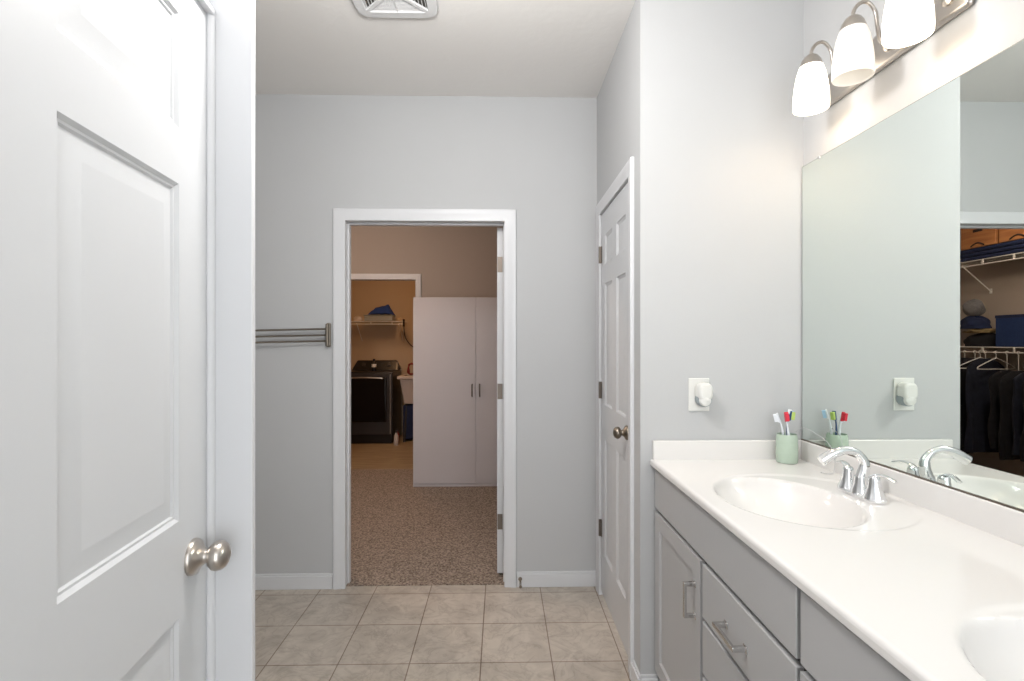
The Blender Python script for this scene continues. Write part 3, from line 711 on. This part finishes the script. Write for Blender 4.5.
def hanger(y, rz=0, tilt=0, label=None, x=-2.325):
    o = empty('clothes_hanger', (x, y, 1.2755), rz, label=label, cat='hanger', group='white hangers on the lower closet shelf')
    b = MB(); hk = [(.020*cos(a)*1.0, 0, -.008+.016+.0*a+(.014)*sin(a)-.012) for a in [R(t) for t in range(200, -61, -20)]]
    b.tube([( .014*cos(R(t)), 0, -.006+.014*sin(R(t))) for t in range(190, -91, -20)]+[(0, 0, -.035), (0, 0, -.062)], .0028, 7)
    b.build('hook', 'wire', o, smooth=True)
    MB().tube(smoothpath([(0, 0, -.058), (.05, 0, -.075), (.19, 0, -.135), (.205, 0, -.152), (.19, 0, -.162), (0, 0, -.164), (-.19, 0, -.162), (-.205, 0, -.152), (-.19, 0, -.135), (-.05, 0, -.075), (0, 0, -.058)], 4), .0045, 8).build('hanger_frame', 'wire', o, smooth=True)
    return o
def garment(y, L, m, label, seed, w=.22, x=-2.325, rz=0, drop=0):
    rnd = random.Random(seed); ph = [rnd.uniform(0, 6.28) for _ in range(4)]
    o = empty('hanging_garment', (x, y, 1.2755), rz, label=label, cat='clothing', group='dark clothes hanging in the walk-in closet')
    v = []; f = []; N = 36; K = 26
    for i in range(K+1):
        t = i/K
        if t < .16:
            q = t/.16; hw = .045+(w-.045)*q**.8; z = -.066-.085*q**1.1; th_ = .018+.012*q
        else:
            q = (t-.16)/.84; z = -.151-(L-.151)*q; hw = w*(1+.04*q)-.01*sin(q*9+ph[0]); th_ = .026+.008*q
        for k in range(N):
            a = 2*pi*k/N; c_, s_ = cos(a), sin(a)
            xx = hw*math.copysign(abs(c_)**.8, c_); fold = .010*t*sin(xx*55+ph[1]+t*2)+.006*t*sin(xx*110+ph[2])
            yy = th_*math.copysign(abs(s_)**.7, s_)+fold; zd = drop*(1-t*.9)
            v.append((xx, yy, z-zd+.008*t*sin(xx*20+ph[3])))
    for i in range(K):
        for k in range(N): f.append((i*N+k, i*N+(k+1) % N, (i+1)*N+(k+1) % N, (i+1)*N+k))
    f += [tuple(range(N)), tuple(range(K*N, (K+1)*N))]
    MB().add(v, f).build('garment_body', m, o, smooth=True)
    b = MB(); b.tube([(.014*cos(R(t)), 0, -.006+.014*sin(R(t))) for t in range(190, -91, -20)]+[(0, 0, -.035), (0, 0, -.068-drop)], .0028, 7); b.build('hanger_hook', 'wire', o, smooth=True)
    return o
gy = 5.38; i = 0
specs = ['black coat hanging at the back corner of the closet', 'black long shirt second from the closet back corner', 'dark navy jacket third from the closet back corner', 'black dress fourth from the closet back corner',
         'dark navy shirt fifth from the closet back corner', 'black jacket sixth from the closet back corner', 'black trousers hanging just before the empty white hanger', 'dark navy coat seventh from the closet back corner', 'black blouse third before the empty white hanger', 'black coat nearest the closet doorway']
ysp = [5.385, 5.275, 5.165, 5.055, 4.945, 4.835, 4.625, 4.52, 4.41, 4.30]
for k, (y, lab) in enumerate(zip(ysp, specs)):
    garment(y, [1.06, .98, 1.04, 1.0, .93, .96, .88, .95, .88, .92][k], 'navy_cloth' if k % 3 == 2 else 'black_cloth', lab, 20+k, w=[.20, .21, .20, .21, .2, .19, .16, .17, .16, .18][k], rz=R([1, -1, 1, -1, 1, -1, 1, -1, 1, 0][k]), drop=.10 if k > 5 else 0)
hanger(4.73, R(-8), label='empty white plastic hanger among the black clothes')
hanger(4.89, R(2), label='white plastic hanger between the dark clothes just behind the empty one')

# ------------------------------------------------------------ laundry room
# dryer
dx0, dx1, dy0, dy1, dh = -2.135, -1.452, 6.86, 7.52, .965
dr = empty('clothes_dryer', (dx0, dy0, .004), label='black front-loading clothes dryer with a glass door in the laundry room', cat='dryer')
T = Matrix.Translation((-dx0, -dy0, -.004))
MB().box(dx0, dy0+.03, .02, dx1, dy1, dh, T).build('cabinet_body', 'blackmetal', dr, bevel=.012, seg=3)
MB().box(dx0, dy0+.01, .13, dx1, dy0+.032, dh-.02, T).build('front_panel', 'dkgrey', dr, bevel=.008, seg=3)
MB().box(dx0+.02, dy0+.04, .005, dx1-.02, dy0+.2, .13, T).build('toe_kick', 'blackmetal', dr)
dd = MB().box(dx0+.04, dy0-.022, .30, dx1-.075, dy0+.0095, dh-.065, T).build('dryer_door', 'blackglass', dr, bevel=.02, seg=4)
MB().tube(smoothpath([(dx0+.08, dy0-.020, dh-.085), (dx0+.09, dy0-.045, dh-.078), (dx0+.3, dy0-.055, dh-.070), (dx1-.14, dy0-.045, dh-.078), (dx1-.13, dy0-.020, dh-.085)], 5), .010, 8, T).build('handle', 'silver', dd, smooth=True)
MB().box(dx1-.030, dy0+.006, .14, dx1-.022, dy0+.0105, dh-.03, T).build('trim_strip', 'silver', dr)
pts = [(dy1-.15, dh), (dy1-.02, dh), (dy1-.02, dh+.135), (dy1-.07, dh+.135)]
T2 = basis((0, 1, 0), (0, 0, 1), (1, 0, 0), (-dx0, -dy0, -.004))
b = MB(); n = 10; prof2 = []
for k in range(4): pass
x0_, x1_ = dx0+.0, dx1-.0
vs = [(y, z, x) for x, sc_ in ((x0_, .0), (x0_+.06, 1), (x1_-.06, 1), (x1_, .0)) for y, z in [(pts[0][0], dh-.004), (pts[1][0], dh-.004), (pts[1][0], dh+.02+.115*sc_), (pts[3][0]-.03*(1-sc_), dh+.02+.115*sc_)]]
fs = [(0, 1, 2, 3), (12, 13, 14, 15)]+[(i*4+k, i*4+(k+1) % 4, (i+1)*4+(k+1) % 4, (i+1)*4+k) for i in range(3) for k in range(4)]
b.add(vs, fs, T2); co = b.build('control_console', 'blackmetal', dr, bevel=.01, seg=3)
for xx in (dx0+.16, dx1-.16): MB().lathe([(0, 0), (.028, 0), (.026, .02), (0, .021)], 20, basis((1, 0, 0), (0, .4, .9165), (0, -.9165, .4), (xx-dx0, dy1-.100-dy0, dh+.070))).build('control_knob', 'dkgrey', co, smooth=True)
o = empty('detergent_bottle', (-1.775, 7.20, dh), label='small black bottle with a white label on top of the dryer', cat='bottle')
MB().lathe([(0, 0), (.030, 0), (.032, .01), (.032, .10), (.022, .125), (.012, .135), (0, .135)], 22).build('bottle_body', 'blackmetal', o, smooth=True)
MB().lathe([(.0325, .05), (.0325, .095)], 22).build('bottle_label', 'dryerlabel', o, smooth=True)
MB().lathe([(0, .135), (.016, .135), (.016, .165), (0, .166)], 16).build('cap', 'blackmetal', o, smooth=True)

# laundry shelf along the back wall
b = None
sh = empty('laundry_shelf', (-1.95, LB, 1.66), label='white wire shelf on the laundry back wall above the dryer', cat='shelf')
b = MB(); y = LB-.004
for yy in (-.01, -.15, -.30): b.tube([(-.65, yy, 0), (.56, yy, 0)], .003, 6)
x = -.65
while x < .56: b.tube([(x, -.004, .003), (x, -.30, .003)], .0018, 4); x += .014
b.build('deck', 'wire', sh)
b = MB(); b.tube([(-.65, -.30, -.040), (.56, -.30, -.040)], .006, 8); b.tube([(-.65, -.30, 0), (.56, -.30, 0)], .005, 8)
for x in (-.5, -.2, .1, .4): b.box(x-.006, -.305, -.04, x+.006, -.295, 0)
b.build('front_lip', 'wire', sh)
for x in (-.1, .50):
    b = MB(); b.tube([(x, -.30, -.03), (x, -.006, -.28)], .006, 8); b.build('brace', 'wire', sh)
MB().box(.555, -.315, -.075, .575, -.27, .03).build('end_cap', 'boxdark', sh, bevel=.003)
o = empty('plastic_tub', (-1.75, LB-.17, 1.6655), label='pale grey plastic tub on the laundry shelf', cat='tub')
MB().prism([(-.20, -.11), (.20, -.11), (.20, .11), (-.20, .11)], 0, .075).build('tub_body', 'greybox', o, bevel=.012, seg=3)
MB().box(-.21, -.12, .0765, .21, .12, .088).build('lid', 'greybox', o, bevel=.004)
v = MB()
ctrl = [(-.16, 0), (-.06, .10), (.05, .13), (.12, .15), (.17, .06), (.21, 0)]
pts = smoothpath([(x, 0, z) for x, z in ctrl], 5); vs = []; n = len(pts)
for p in pts:
    for q, kf in ((-.11, .15), (-.08, .8), (-.02, 1), (.04, .95), (.09, .7), (.11, .1)): vs.append((p.x+.006*sin(q*60+p.x*20), q, max(.0, p.z*kf+.004*sin(p.x*70+q*40))))
fs = [(i*6+k, i*6+k+1, (i+1)*6+k+1, (i+1)*6+k) for i in range(n-1) for k in range(5)]
bl = [(i*6, i*6+5) for i in range(n)]
fs += [(i*6, (i+1)*6, (i+1)*6+5, i*6+5) for i in range(n-1)]
v.add(vs, fs); tag(v.build('crumpled_cloth', 'bluecloth', smooth=True, loc=(-1.75, LB-.17, 1.7545)), 'royal blue crumpled cloth piled on the grey tub on the laundry shelf', 'cloth')
lump('rolled_towel', (-2.06, LB-.2, 1.6655), (.06, .06, .07), 'pinkwhite', 'small off-white rolled towel at the left of the laundry shelf', 'towel', 4, flat=True)
lump('sponge_pack', (-1.455, LB-.24, 1.6655), (.045, .05, .045), 'tan', 'small tan bundle at the right end of the laundry shelf', 'bundle', 6, flat=True)
hp = smoothpath([(-1.44, LB-.006, 1.60), (-1.42, LB-.02, 1.46), (-1.37, LB-.02, 1.36), (-1.28, LB-.02, 1.28), (-1.12, LB-.02, 1.22)], 6)
tag(MB().tube([p-Vector((-1.3, LB, 1.4)) for p in hp], .007, 8).build('power_cable', 'dkgrey', smooth=True, loc=(-1.3, LB, 1.4)), 'dark cable drooping down the laundry back wall right of the shelf', 'cable')
# utility sink
us = empty('utility_tub', (-1.13, 7.22, .004), label='off-white laundry utility tub standing right of the dryer', cat='sink')
b = MB(); w0, w1, l0, l1 = .24, .19, .26, .21
v = [(-w1, -l1, .52), (w1, -l1, .52), (w1, l1, .52), (-w1, l1, .52), (-w0, -l0, .86), (w0, -l0, .86), (w0, l0, .86), (-w0, l0, .86), (-w0+.02, -l0+.02, .87), (w0-.02, -l0+.02, .87), (w0-.02, l0-.02, .87), (-w0+.02, l0-.02, .87), (-w1+.02, -l1+.02, .55), (w1-.02, -l1+.02, .55), (w1-.02, l1-.02, .55), (-w1+.02, l1-.02, .55)]
f = [(0, 3, 2, 1), (12, 13, 14, 15)]
for a_, b_ in ((0, 4), (4, 8), (8, 12)):
    for k in range(4): f.append((a_+k, a_+(k+1) % 4, b_+(k+1) % 4, b_+k))
b.add(v, f); b.build('basin', 'pinkwhite', us, bevel=.008, seg=2)
MB().box(-.275, -.285, .855, .275, -.235, .90).box(-.275, .235, .855, .275, .285, .90).box(-.275, -.235, .855, -.225, .235, .90).box(.225, -.235, .855, .275, .235, .90).build('rim', 'pinkwhite', us, bevel=.012, seg=3)
for sx_ in (-1, 1):
    for sy_ in (-1, 1):
        MB().tube([(sx_*.16, sy_*.18, .53), (sx_*.19, sy_*.21, 0)], .018, 8).build('leg', 'dkgrey', us, smooth=True)
MB().box(-.21, -.20, .03, .21, .20, .50).build('lower_skirt', 'navy', us, bevel=.02)
rh = smoothpath([(.05*cos(t*.75)+.01*sin(t*2.1), .03*sin(t*1.1), .085+.075*sin(t*.75)+.006*cos(t*3)) for t in range(18)], 3)
tag(MB().tube(rh, .011, 8).build('coiled_hose', 'redhose', smooth=True, loc=(-1.27, 7.30, .897)), 'dark red coiled hose on the rim of the utility tub', 'hose')
for k, (x, y, m, lab) in enumerate([(-1.40, 6.93, 'redhose', 'small dark red bottle on the floor beside the dryer'), (-1.385, 6.80, 'pinkwhite', 'small off-white bottle on the floor right of the dryer')]):
    o = empty('cleaning_bottle', (x, y, .004), label=lab, cat='bottle', group='bottles on the laundry floor')
    MB().lathe([(0, 0), (.028, 0), (.03, .01), (.03, .12), (.014, .15), (.012, .165), (0, .165)], 18).build('bottle_body', m, o, smooth=True)
    MB().lathe([(0, .165), (.015, .165), (.015, .19), (0, .191)], 14).build('cap', 'dkgrey', o, smooth=True)
